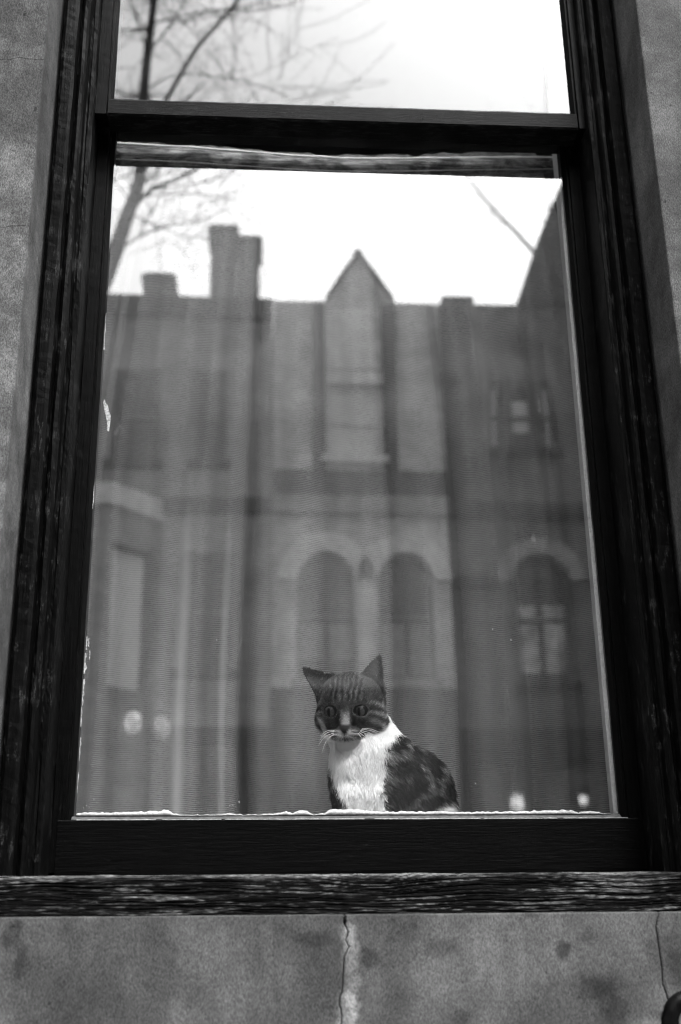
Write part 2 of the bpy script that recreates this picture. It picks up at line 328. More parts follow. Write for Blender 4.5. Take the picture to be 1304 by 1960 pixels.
box('wall_core', XL-2.1, XR+2.1, -.12, .06, -.09, 1.5, M_cav, wall); box('wall_core', XL-2.1, XL-.02, -.12, .06, 1.5, 6, M_cav, wall); box('wall_core', XR+.02, XR+2.1, -.12, .06, 1.5, 6, M_cav, wall)
box('wall_core', XL+.01, XR-.01, -.17, .06, 1.5, zA-.012, M_cav, wall)

# ------------------------------------------------------------------ the sash window
win = tag(empty('sash_window', (0, 0, 1.73)), 'tall black painted wooden sash window with peeling frame and large panes', 'window')
win.location = (0, 0, 0)
zs0, zs1 = zA-.012, 1.784; ZWT = 4.56
cas = [(-.519, .06), (-.519, -.112), (-.517, -.122), (-.512, -.1255), (-.497, -.1255), (-.4915, -.122), (-.490, -.114), (-.4885, -.107), (-.4865, -.108), (-.485, -.1125), (-.481, -.1155), (-.476, -.1145), (-.4725, -.110), (-.4715, -.103), (-.4695, -.098), (-.4665, -.0985), (-.464, -.100), (-.4585, -.100), (-.4565, -.0975), (-.4565, .06)]
extrude_z('casing', cas[::-1], 1.76, ZWT, 300, M_casing, win, .0016, 1)
extrude_z('casing', [(-x, y) for x, y in cas], 1.76, ZWT, 300, M_casing, win, .0014, 23)
box('head_jamb', -.519, .519, -.12, .06, ZWT, 4.64, M_casing, win)
# sill: a weathered board with deep open grain along its face
def sill_mesh():
    WR = []
    nx, nz = 700, 66; x0, x1 = -.508, .523; yf = -.135; V, F = [], []
    xs = np.linspace(x0, x1, nx); zz = np.linspace(zs0, zs1, nz)
    for j in range(nz):
        for i in range(nx):
            x, z = xs[i], zz[j]; wv = .006*mnoise.noise((x*5, 0, 2))+.003*mnoise.noise((x*14, z*20, 4))+.010*math.exp(-((x-.03)/.06)**2)*(z-zs0)/.05
            q = mnoise.noise((x*6, (z+wv)*430, 1))+.6*mnoise.noise((x*17, (z+wv)*880, 6)); q2 = mnoise.noise((x*55, z*420, 12))
            e = min(1, (zs1-z)/.004); top = (1-e)**2*.003; ed = max(0, 1-(zs1-z)/.007); pa = mnoise.noise((x*7, z*22, 17))
            WR.append(min(1, max(0, (-q-.30+.6*pa+.6*q2)*2.2)+ed*max(0, .75+1.1*pa-.5*abs(x)*(x > 0)+.6*q2)))
            V.append((x, yf+max(0, q)*.0042+q2*.0006+top, z+.0012*mnoise.noise((x*18, 3, 3))*(j == nz-1)))
    for j in range(nz-1):
        for i in range(nx-1): a = j*nx+i; F.append((a, a+1, a+nx+1, a+nx))
    b = len(V)
    for i in range(nx): V.append((xs[i], -.01, zs1+.012))
    for i in range(nx): V.append((xs[i], -.01, zs0))
    t = (nz-1)*nx
    for i in range(nx-1): F.append((t+i, t+i+1, b+i+1, b+i)); F.append((i+1, i, b+nx+i, b+nx+i+1)); F.append((b+i, b+i+1, b+nx+i+1, b+nx+i))
    F.append(tuple([j*nx for j in range(nz)]+[b, b+nx])); F.append(tuple([j*nx+nx-1 for j in range(nz)]+[b+nx-1, b+2*nx-1])[::-1])
    o = pyd('sill', V, F, M_sill, win); o.data.attributes.new('worn', 'FLOAT', 'POINT').data.foreach_set('value', WR+[0.0]*(len(V)-len(WR))); return o
sill_mesh()
# upper sash (outer)
us = empty('upper_sash', (0, 0, 0), win); zU0, zU1 = 3.137, 4.50; YU = -.08; zg = 3.183
def stile(nm, xo, xi, yf, yg, z0, z1, m, par, seed):     # xo: outer, xi: glass edge; a bevel runs from the face to the glass
    s = 1 if xi > xo else -1
    pr = [(xo, yg+.02), (xo, yf), (xi-s*.0105, yf), (xi-s*.0095, yf+.006), (xi-s*.006, yf+.006), (xi, yg-.002), (xi, yg+.02)]
    extrude_z(nm, pr if s < 0 else pr[::-1], z0, z1, 120, m, par, .0005, seed)
stile('stile', -.456, -.425, YU, -.060, zU0+.002, zU1, M_stile, us, 3); stile('stile', .456, .434, YU, -.060, zU0+.002, zU1, M_stile, us, 5)
def rail_x(nm, prof, x0, x1, n, m, par, jit, seed):
    v, f, k = [], [], len(prof)
    for i in range(n+1):
        x = x0+(x1-x0)*i/n
        for j, (y, z) in enumerate(prof): v.append((x, y+jit*mnoise.noise((x*14, j*3.3, seed)), z+jit*mnoise.noise((x*14, j*5.3, seed+9))+.5*jit*mnoise.noise((x*90, j, seed))))
    for i in range(n):
        for j in range(k): f.append((i*k+j, (i+1)*k+j, (i+1)*k+(j+1) % k, i*k+(j+1) % k))
    f.append(tuple(range(k))); f.append(tuple(range(n*k, n*k+k))[::-1]); return pyd(nm, v, f, m, par)
rail_x('meeting_rail', [(-.036, zg+.004), (-.062, zg+.004), (-.070, 3.177), (-.0745, 3.176), (-.078, 3.172), (-.0795, 3.141), (-.077, 3.137), (-.04, 3.131), (-.036, 3.131)][::-1], -.433, .442, 160, M_rail, us, .0007, 2)
rail_x('top_rail', [(-.036, 4.44), (-.036, 4.5), (-.08, 4.5), (-.08, 4.44)], -.433, .442, 4, M_stile, us, 0, 2)
box('pane', -.431, .440, -.062, -.058, zg-.002, 4.45, M_gl_up, us)
# lower sash (inner)
ls = empty('lower_sash', (0, 0, 0), win); YL = -.018; zr = 1.8765
stile('stile', -.456, -.426, YL, 0, 1.80, 3.184, M_stile, ls, 7); stile('stile', .456, .4245, YL, 0, 1.80, 3.184, M_stile, ls, 9)
rail_x('bottom_rail', [(.022, 1.79), (YL-.001, 1.79), (YL-.002, 1.80), (YL-.002, zr-.0015), (YL-.001, zr), (.022, zr+.001)], -.447, .447, 220, M_lower, ls, .0008, 4)
rail_x('top_rail', [(.026, 3.160), (.026, 3.185), (-.018, 3.185), (-.018, 3.152), (-.004, 3.160)], -.445, .445, 60, M_stile, ls, .0005, 6)
box('pane', -.430, .428, -.0015, .0015, zr-.003, 3.165, M_gl_low, ls)
# putty bevel along the bottom, a white edge line, and a ragged white caulk bead on the glass
rail_x('putty_bevel', [(YL+.001, zr+.0008), (-.002, zr+.0085), (-.002, zr+.0008)][::-1], -.428, .424, 160, M_putty_old, ls, .0007, 14)
def ragged(nm, xs, hs, y, z0, th, m, par):
    """a bead with a wandering top, rounded towards the glass"""
    V, F = [], []; n = len(xs)
    for x, h in zip(xs, hs): V += [(x, y, z0), (x, y-th, z0+.15*h), (x, y-th, z0+.7*h), (x, y-.15*th, z0+h), (x, y, z0+h)]
    for i in range(n-1):
        for j in range(5): a, b = i*5+j, i*5+(j+1) % 5; F.append((a, a+5, b+5, b))
    F.append((0, 1, 2, 3, 4)); F.append(tuple(range(n*5-5, n*5))[::-1]); return pyd(nm, V, F, m, par, True)
def caulk():
    key = [(147, 5), (165, 9), (190, 7), (230, 8), (300, 10), (322, 12), (332, 6), (350, 2), (420, 3), (440, 6), (455, 3), (500, 3), (530, 5), (548, 9), (560, 5), (575, 11), (590, 8), (600, 2), (622, 6), (632, 12), (680, 12), (715, 8), (740, 7), (775, 8), (810, 7), (845, 8), (870, 6), (900, 6), (960, 7), (1000, 7), (1060, 9), (1095, 9), (1105, 4), (1120, 7), (1145, 6), (1152, 2), (1170, 1)]
    us_ = np.linspace(147, 1170, 420); h = np.interp(us_, [k[0] for k in key], [k[1] for k in key])
    xs = [at(u, 1558, 0).x for u in us_]; hs = [max(.0009, (a*.95+2.2*mnoise.noise((u*.11, 0, 0))+1.2*mnoise.noise((u*.5, 2, 0)))*.00085) for a, u in zip(h, us_)]
    ragged('caulk_bead', xs, hs, -.002, zr+.0075, .0045, M_putty, ls)
caulk()
for a, b in ((-.42, -.30), (-.29, -.20), (-.195, .02), (.035, .20), (.205, .32), (.33, .432)):
    xs = np.linspace(a, b, 60); ragged('paint_edge', xs, [.0012+.0006*mnoise.noise((x*60, 4, 0)) for x in xs], YL-.0015, zr-.0005, .0012, M_putty, ls)
def chip(pts, y=-.0016, th=.0009):
    v = [at(u, v_, y) for u, v_ in pts]; prism_y('paint_chip', [(p.x, p.z) for p in v], y-th, y, M_chip, ls)
chip([(200, 763), (204, 774), (207, 776), (208, 784), (212, 795), (212, 803), (209, 826), (206, 825), (205, 806), (201, 788), (198, 772)])
for u0, v0, h, wd in ((166, 1218, 26, 5), (163, 1250, 40, 7), (160, 1300, 50, 4), (157, 1345, 46, 3), (170, 1222, 16, 3), (172, 1245, 18, 2), (154, 1412, 44, 3), (190, 740, 26, 2), (184, 830, 60, 2), (187, 690, 50, 2), (203, 600, 70, 2.5), (180, 930, 44, 2), (150, 1478, 40, 2)):
    n = 7; a = [(u0-h*.066*i/n*1.0+wd*(.2+.8*rnd.random()), v0+h*i/n) for i in range(n+1)]; b = [(u0-h*.066*i/n, v0+h*i/n) for i in range(n+1)]; chip(a+b[::-1])
for (u0, v0) in ((160, 1546), (166, 1542), (171, 1545), (186, 1536), (440, 1542), (446, 1541), (458, 1535), (180, 1530), (430, 1466), (415, 1225), (412, 1240), (995, 1430), (910, 1500), (943, 1205), (978, 1225)):
    s = rnd.uniform(.7, 1.5); chip([(u0-s, v0), (u0, v0-s*1.6), (u0+s, v0+.3), (u0+.2, v0+s*1.5)])
# inside: pale stop seen past the right edge of the glass, dark stop on the left, stool board
def strip(nm, u0, v0, w0, u1, v1, w1, y, m):
    p = [at(u0-w0, v0, y), at(u0+6, v0, y), at(u1+8, v1, y), at(u1-w1, v1, y)]
    return prism_y(nm, [(q.x, q.z) for q in p], y, y+.012, m, win)
strip('inner_stop', 1078, 345, 9, 1189, 1562, 14, .006, M_pale)
box('inner_jamb', -.457, -.446, .03, .13, 1.80, 4.5, M_stile, win); box('inner_jamb', .446, .457, .03, .13, 1.80, 4.5, M_pale, win)
bev(box('stool', -.56, .56, .024, .42, 1.795, 1.825, M_pale, win), .006)

# ------------------------------------------------------------------ the room behind
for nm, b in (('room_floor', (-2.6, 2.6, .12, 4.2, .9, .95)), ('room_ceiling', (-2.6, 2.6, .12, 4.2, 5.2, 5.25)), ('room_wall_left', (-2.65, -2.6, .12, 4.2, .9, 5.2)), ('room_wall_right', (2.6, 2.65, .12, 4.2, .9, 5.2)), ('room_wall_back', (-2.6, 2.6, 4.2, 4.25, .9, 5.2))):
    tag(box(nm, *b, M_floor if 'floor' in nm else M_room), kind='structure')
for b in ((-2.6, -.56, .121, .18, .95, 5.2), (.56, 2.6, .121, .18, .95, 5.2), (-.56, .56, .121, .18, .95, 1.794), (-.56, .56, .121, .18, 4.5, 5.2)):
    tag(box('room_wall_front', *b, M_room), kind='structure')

# ------------------------------------------------------------------ curtain and rod
YC = .29; YR = .285
rod_l = [at(u, v, YR) for u, v in ((195, 294), (235, 297), (350, 302), (480, 311), (560, 317), (650, 321), (760, 321), (900, 319), (1000, 318), (1065, 317), (1105, 317))]
rod_r = [.0225, .0235, .0225, .0215, .0205, .0195, .0190, .0185, .0185, .0175, .017]
rod = tag(empty('curtain_rod', (0, 0, 0)), 'sagging curtain rod sleeved in dark ribbed cloth under the meeting rail', 'curtain rod')
def header():
    P, Rr = [], []
    for i in range(len(rod_l)-1):
        for k in range(14):
            t = k/14; p = rod_l[i].lerp(rod_l[i+1], t); r = rod_r[i]*(1-t)+rod_r[i+1]*t; x = p.x
            P.append(p+Vector((0, 0, .0015*mnoise.noise((x*30, 1, 0))))); Rr.append(r*(1+.05*mnoise.noise((x*40, 5, 0))-.06*abs(math.sin(x*21))))
    v, f = tube_data(P, Rr, 22); return pyd('cloth_sleeve', v, f, M_roll, rod, True)
h = header(); h.data.attributes.new('weave', 'FLOAT', 'POINT').data.foreach_set('value', [1.6]*len(h.data.vertices))
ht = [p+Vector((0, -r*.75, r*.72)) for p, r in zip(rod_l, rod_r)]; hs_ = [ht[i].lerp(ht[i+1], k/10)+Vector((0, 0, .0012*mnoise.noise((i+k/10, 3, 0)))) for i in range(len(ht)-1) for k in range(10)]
tube('bright_edge', hs_, [.0022+.0012*mnoise.noise((p.x*22, 8, 0)) for p in hs_], M_highlight, rod, 8)  # white strip added as a painted highlight along the roll's top
hb = [p+Vector((0, -r*.55, -r*.86)) for p, r in zip(rod_l, rod_r)]; tube('bright_edge', hb, [.0009]*len(hb), M_pale, rod, 8)
tube('pole', [p for p in rod_l], [.008]*len(rod_l), M_iron, rod, 10)
lp, rp = rod_l[0], rod_l[-1]
ex0, ex1 = Vector((-.545, YR, lp.z)), Vector((.545, YR, rp.z))
tube('pole_end', [ex0, lp], [.008, .008], M_iron, rod, 10); tube('pole_end', [rp, ex1], [.008, .008], M_iron, rod, 10)
for e in (ex0, ex1): box('bracket', e.x-.004, e.x+.004, YR-.02, YR+.02, e.z-.015, e.z+.015, M_iron, rod)
def curtain():
    nx, nz = 420, 150; x0, x1 = -.56, .58
    xs = np.linspace(x0, x1, nx)
    # fold centres as seen across the pane low down; sign + comes forward, - recedes
    def fx(u): return at(u, 1250, YC).x
    folds = [(fx(150), .030, .012), (fx(205), -.026, .022), (fx(300), .020, .02), (fx(345), .005, .009), (fx(385), -.018, .016), (fx(428), .004, .008), (fx(470), -.042, .018), (fx(560), .030, .032), (fx(625), -.018, .016), (fx(690), .020, .02), (fx(755), -.026, .017), (fx(810), .024, .02), (fx(880), -.036, .02), (fx(960), .022, .02), (fx(1010), -.02, .016), (fx(1065), .018, .016), (fx(1120), -.024, .018), (fx(1165), .02, .014)]
    dn = [(fx(347), .0085, 3.2), (fx(430), .006, 1.2), (fx(1010), .004, .3), (fx(470), .018, -.8), (fx(215), .02, -.1), (fx(618), .010, -.35), (fx(755), .014, -.5), (fx(880), .017, -.68), (fx(560), .03, .3), (fx(690), .02, .25), (fx(810), .02, .3), (fx(300), .03, .15), (fx(1120), .03, -.15), (fx(172), .020, -.7)]
    ztop = np.interp(xs, [p.x for p in rod_l], [p.z for p in rod_l]); V, F, D = [], [], []
    for j in range(nz):
        t = j/(nz-1)
        for i in range(nx):
            x = xs[i]; z = 1.83+(ztop[i]+.032-1.83)*t
            amp = (1-.82*t**1.6); sway = .010*mnoise.noise((x*3, z*2.2, 0))
            xx = x-sway; y = sum(a*amp*math.exp(-((xx-c)/s)**2) for c, a, s in folds)
            y += .004*mnoise.noise((x*40, z*1.5, 2))*(.4+t)+.006*mnoise.noise((x*6, z*3, 8))
            yc = YR+.002+(YC-YR)*min(1, max(0, (3.16-z)/.75))**.6; V.append(((x+.25*sway)*(1-.22*t**3), yc-y*.72-.002, z))
            D.append(1+sum(k*math.exp(-((xx-c)/s)**2)*(1 if k < 0 else min(1, max(0, (2.52-z)/.25))) for c, s, k in dn)+.10*mnoise.noise((x*9, z*1.2, 5)))
    for j in range(nz-1):
        for i in range(nx-1): a = j*nx+i; F.append((a, a+1, a+nx+1, a+nx))
    o = pyd('sheer_curtain', V, F, M_cur, None, True); o.data.attributes.new('weave', 'FLOAT', 'POINT').data.foreach_set('value', D)
    return tag(o, 'pale sheer curtain with fine horizontal threads hanging behind the cat', 'curtain')
curtain()

# ------------------------------------------------------------------ the cat
def project(P):                         # world points (n,3) -> photo pixels
    d = P-CAM; k = d@_f; return 652+FPX*(d@_r)/k, 980-FPX*(d@_u)/k
def A(u, v, Y): return np.array(at(u, v, Y))
HC = A(668, 1352, .118); MM = .0009/.9
fh = np.array([-.185, -.955, -.20]); fh /= np.linalg.norm(fh); rh = np.cross([.03, 0, 1.], fh); rh /= np.linalg.norm(rh); uh = np.cross(fh, rh)
HM = np.stack([rh, fh, uh])             # rows: local axes
def to_head(P): return (P-HC)@HM.T*1000
def from_head(q): return HC+(np.asarray(q, float)/1000)@HM
def s_ell(P, c, r):
    k0 = np.linalg.norm((P-c)/r, axis=-1); k1 = np.linalg.norm((P-c)/(np.asarray(r)**2), axis=-1)+1e-9; return k0*(k0-1)/k1
def s_cap(P, a, b, r0, r1):
    a = np.asarray(a); b = np.asarray(b); ab = b-a; t = np.clip(((P-a)@ab)/(ab@ab), 0, 1); return np.linalg.norm(P-a-t[..., None]*ab, axis=-1)-(r0+(r1-r0)*t)
def smin(a, b, k): h = np.clip(.5+.5*(b-a)/k, 0, 1); return b+(a-b)*h-k*h*(1-h)
EYES = [np.array([-25.5, 38.0, -8.5]), np.array([25.0, 38.0, -8.0])]; ER = 12.5
EARS = [(np.array([-39., -6, 33]), np.array([-78., 4, 66]), np.array([.35, .90, .25]), 25.0), (np.array([36., -8, 38]), np.array([54., 0, 86]), np.array([-.05, .98, .2]), 24.0)]
def ear(q, b, t, n, W):
    ax = t-b; h = np.linalg.norm(ax); ax = ax/h; n = n-(n@ax)*ax; n = n/np.linalg.norm(n); wd = np.cross(ax, n); p = q-b
    u = (p@ax)/h; hw = W*np.clip(1-u, .02, 1.6)**.78+.6; s = (p@wd)/hw; dn = p@n+.42*hw*(1-np.clip(s*s, 0, 1))
    return np.maximum.reduce([np.abs(dn)-1.9, (np.abs(s)-1)*hw, (-u-.45)*h, (u-1)*h])
def head_sdf(q):
    d = s_ell(q, (2, -10, 8), (54, 58, 47))
    for s in (-1, 1): d = smin(d, s_ell(q, (s*27+3, 10, -21), (30, 36, 30)), 12)
    d = smin(d, s_ell(q, (0, 24, 2), (40, 31, 33)), 12)
    d = smin(d, s_cap(q, (0, 44, 0), (0, 57, -37), 12, 9), 9)
    for s in (-1, 1): d = smin(d, s_ell(q, (s*9.5, 50, -47), (13.5, 16, 10.5)), 7)
    d = smin(d, s_ell(q, (0, 43, -59), (13, 14, 8)), 6)
    d = smin(d, s_ell(q, (0, 62, -39), (8, 6, 6)), 3)
    for e in EYES:
        hole = s_ell(q, e+np.array([0, 11.0, 0]), (10.2, 12.0, 8.0)); d = -smin(-d, hole, 4)
    for a in EARS: d = smin(d, ear(q, *a), 7)
    return d/1000
def body_sdf(P):
    d = s_cap(P, from_head((10, -22, -32)), A(708, 1442, .148), .048, .058)
    d = smin(d, s_ell(P, A(691, 1492, .126), (.048, .050, .084)), .03)
    d = smin(d, s_ell(P, A(757, 1512, .142), (.054, .058, .074)), .03)
    d = smin(d, s_ell(P, A(783, 1532, .185), (.075, .062, .086)), .03)
    d = smin(d, s_ell(P, A(800, 1592, .170), (.064, .072, .060)), .03)
    d = smin(d, s_ell(P, A(750, 1615, .150), (.085, .075, .040)), .03)
    for u in (672, 726):
        d = smin(d, s_cap(P, A(u+6, 1535, .095), A(u, 1622, .080), .024, .017), .02); d = smin(d, s_ell(P, A(u-2, 1632, .068), (.019, .026, .013)), .012)
    tl = [A(850, 1625, .21), A(884, 1634, .15), A(850, 1636, .085), A(790, 1638, .062)]
    for a, b in zip(tl[:-1], tl[1:]): d = smin(d, s_cap(P, a, b, .016, .014), .012)
    return d
def cat_sdf(P): return np.maximum(smin(head_sdf(to_head(P)), body_sdf(P), .022), 1.8262-P[..., 2])
def surface_nets(fn, lo, hi, h):
    ax = [np.arange(a, b+h, h) for a, b in zip(lo, hi)]; G = np.stack(np.meshgrid(*ax, indexing='ij'), -1); S = G.shape[:3]
    D = fn(G.reshape(-1, 3)).reshape(S); I = D < 0; c = np.zeros((S[0]-1, S[1]-1, S[2]-1), int); sl = lambda o: tuple(slice(o[i], S[i]-1+o[i]) for i in range(3))
    offs = [(i, j, k) for i in (0, 1) for j in (0, 1) for k in (0, 1)]
    for o in offs: c += I[sl(o)]
    act = (c > 0) & (c < 8); idx = -np.ones(act.shape, int); ids = np.argwhere(act); idx[act] = np.arange(len(ids)); acc = np.zeros((len(ids), 3)); cnt = np.zeros(len(ids))
    for o in offs:
        for a in range(3):
            if o[a]: continue
            o2 = list(o); o2[a] = 1; d0 = D[tuple((ids+o).T)]; d1 = D[tuple((ids+o2).T)]; m = (d0 < 0) != (d1 < 0); t = np.where(m, d0/np.where(m, d0-d1, 1), 0)
            p = np.tile(np.array(o, float), (len(ids), 1)); p[:, a] = t; acc[m] += p[m]; cnt[m] += 1
    V = np.array(lo)+(ids+acc/cnt[:, None])*h; F = []
    for a in range(3):
        b, c_ = (a+1) % 3, (a+2) % 3; n = list(S); s0 = [slice(1, S[i]-1) for i in range(3)]; s0[a] = slice(0, S[a]-1); s1 = list(s0); s1[a] = slice(1, S[a])
        e = I[tuple(s0)] != I[tuple(s1)]; w_ = np.argwhere(e)+[0 if i == a else 1 for i in range(3)]; ins = I[tuple(w_.T)]
        q = []
        for db, dc in ((1, 1), (0, 1), (0, 0), (1, 0)): x = w_.copy(); x[:, b] -= db; x[:, c_] -= dc; q.append(idx[tuple(x.T)])
        q = np.stack(q, 1); q[~ins] = q[~ins][:, ::-1]; F.append(q)
    return V, np.concatenate(F)
def vnoise(P, s, o=0.0): return np.array([mnoise.noise((p[0]*s+o, p[1]*s, p[2]*s)) for p in P])
def sst(x, a, b): t = np.clip((x-a)/(b-a), 0, 1); return t*t*(3-2*t)
def cat_colour(P):
    q = to_head(P); x, y, z = q.T; u, v = project(P); n1 = vnoise(P, 90); n2 = vnoise(P, 30, 5.0); n3 = vnoise(P, 260, 2)
    head = (head_sdf(q) < body_sdf(P)+.003*n1) | ((head_sdf(q) < .006) & (z > -52) & (y > -12)) | ((x < 30) & (z > -50) & (y > -30))
    # tabby flank
    ph = (u-700)*.045+(v-1500)*.035+2.2*n2+.8*n1; n4 = vnoise(P*np.array([1, 1, .5]), 160, 9); body = .018+.17*sst(np.sin(ph*1.5)+.7*n4, -.1, 1.1)*(.6+.6*n1)+.02*np.clip(n3+n4, 0, 1)
    ub = np.interp(v, [1330, 1345, 1375, 1395, 1415, 1440, 1480, 1530, 1560, 1640], [742, 752, 776, 770, 750, 736, 732, 734, 742, 746])+10*n1+9*n3
    ul = np.interp(v, [1400, 1460, 1490, 1520, 1545, 1640], [600, 634, 644, 654, 668, 672])+6*n1
    front = (P[:, 1] < .205) | (v < 1420)
    wm = sst(ub-u, -4, 5)*sst(u-ul, -3, 3)*front; white = .92+.03*n1
    body = body*(1-wm)+white*wm
    rp = sst(1-np.hypot((u-852)/30, (v-1560)/30), 0, .45); body = body*(1-rp)+.7*rp
    # head
    c = .050+.03*n1+.025*n3+.06*sst(z, 10, -20)*sst(np.abs(x), 25, 45)
    fz = sst(z, 2, 14)*sst(y, 0, 20)                                                  # forehead stripes
    stv = np.cos(np.abs(x)*.72+3.0*n2+2.2*n1-z*.04)*sst(-np.abs(x), -34, -22); c = c*(1+fz*stv*.7)+fz*.022*sst(stv, .1, .9)
    ck = sst(np.abs(x), 32, 42)*sst(-z, -16, -4)*sst(y, -10, 8); cs = np.sin(z*.42+np.abs(x)*.16+2*n2); c = c*(1+ck*cs*.7)+ck*.03*sst(cs, .3, .9)
    br = sst(-np.abs(x), -10, -5)*sst(-z, -2, 8)*sst(z, -36, -28)*sst(y, 30, 44)*sst(-z, -12, 14); c = c*(1-br)+(.12+.18*sst(-z, 5, 26)+.05*n3)*br   # pale nose bridge
    fl = sst(np.abs(x), 7, 11)*sst(-np.abs(x), -19, -14)*sst(z, -34, -24)*sst(-z, 0, 8)*sst(y, 30, 44); c = c*(1-fl*.55)
    mz = sst(-np.hypot((np.abs(x)-10)/14, (z+48)/10), -1.1, -.6)*sst(y, 40, 52); ms = sst(np.sin(z*1.15+.1*np.abs(x)), -.1, .7); c = c*(1-mz)+(.30-.23*ms*sst(np.abs(x), 8, 13))*mz
    ch = sst(-z, 52.5, 55)*sst(-np.abs(x), -22, -15)*sst(y, 26, 40); c = c*(1-ch)+.55*ch
    for e in EYES:
        dx = (x-e[0])/1.06; dz = (z-e[2])*1.18; r = np.hypot(dx, dz); fr = sst(y, 20, 32)
        pale = sst(r, 10.8, 12)*sst(-r, -14.6, -12.6)*fr*(.25+.75*sst(-dz, -2, 7)); c = c*(1-pale)+(.15+.06*n3)*pale
        dark = sst(-r, -12.0, -11.0)*fr; c = c*(1-dark)+.012*dark
        s = np.sign(e[0]); tl = np.exp(-((z-e[2]-1+(np.abs(x)-40)*.12)/2.4)**2)*sst(s*(x-e[0]), 11, 15)*fr; c = c*(1-.85*tl)   # dark line from the eye's corner
    ns = sst(-(np.abs(x)+.62*np.abs(np.minimum(z+34, 0))), -10.5, -8.5)*sst(z, -47, -44)*sst(-z, 29, 32)*sst(y, 48, 53); c = c*(1-ns)+.022*ns
    ml = np.exp(-(x/1.3)**2)*sst(-z, 44, 46)*sst(z, -56, -54)*sst(y, 48, 54)+.35*np.exp(-((z+54.5-.12*np.abs(x))/1.3)**2)*sst(-np.abs(x), -13, -8)*sst(y, 36, 46); c = c*(1-.8*np.clip(.9*ml, 0, 1))
    for b, t, n, W in EARS:
        axl = np.linalg.norm(t-b); s = ((q-b)@(t-b))/axl**2; e = sst(s, .12, .3); inn = sst(((q-b)@n), -9, -12)*0; c = c*(1-e)+(.045+.02*n3)*e
        rim = sst(s, .05, .15)*sst(-s, -.5, -.3)*sst(n3, .25, .5); c = c+.16*rim*e
    tw = sst(-z+.10*np.abs(x), 54.5, 58)*sst(y, -20, 0); c = c*(1-tw)+.8*tw
    nk = sst(-z, 30, 44)*sst(-y, -34, -24)*wm                                         # white throat runs up behind the jaw
    c = c*(1-nk)+white*nk
    return np.clip(np.where(head, c, body), .008, .9), head
cat = tag(empty('cat', (0, 0, 0)), 'tabby cat with white chest sitting inside behind the window glass', 'cat')
Vc, Fc = surface_nets(cat_sdf, (-.10, .015, 1.822), (.215, .292, 2.205), .0025)
body = pyd('body', Vc, Fc.tolist(), m_attr('cat_skin', 'tone', .8, .1), cat, True)
tone, headm = cat_colour(Vc); body.data.attributes.new('tone', 'FLOAT', 'POINT').data.foreach_set('value', tone)
# eyes
M_eye = m_attr('cat_eye', 'tone', .2, .06)
def eyeball(c):
    n, mrows = 40, 24; V, F, T = [], [], []; g = np.array([-.22, 1, -.16]); g /= np.linalg.norm(g); gx = np.cross(g, [0, 0, 1.]); gx /= np.linalg.norm(gx); gz = np.cross(gx, g)
    for i in range(mrows+1):
        a = math.pi*.62*(i/mrows)**1.2
        for j in range(n):
            b = 2*math.pi*j/n; d = g*math.cos(a)+(gx*math.cos(b)+gz*math.sin(b))*math.sin(a); V.append(from_head(c+d*ER)); ix, iz = math.sin(a)*math.cos(b)*ER, math.sin(a)*math.sin(b)*ER
            pup = math.hypot(ix/2.6, iz/7.2); rr = math.hypot(ix, iz); T.append(.004 if pup < 1 else (.05+.012*math.sin(b*9)+.02*(iz < 0) if rr < 9.2 else .006))
    for i in range(mrows):
        for j in range(n): F.append((i*n+j, i*n+(j+1) % n, (i+1)*n+(j+1) % n, (i+1)*n+j))
    o = pyd('eye', V, F, M_eye, cat, True); o.data.attributes.new('tone', 'FLOAT', 'POINT').data.foreach_set('value', T)
for e in EYES: eyeball(e)
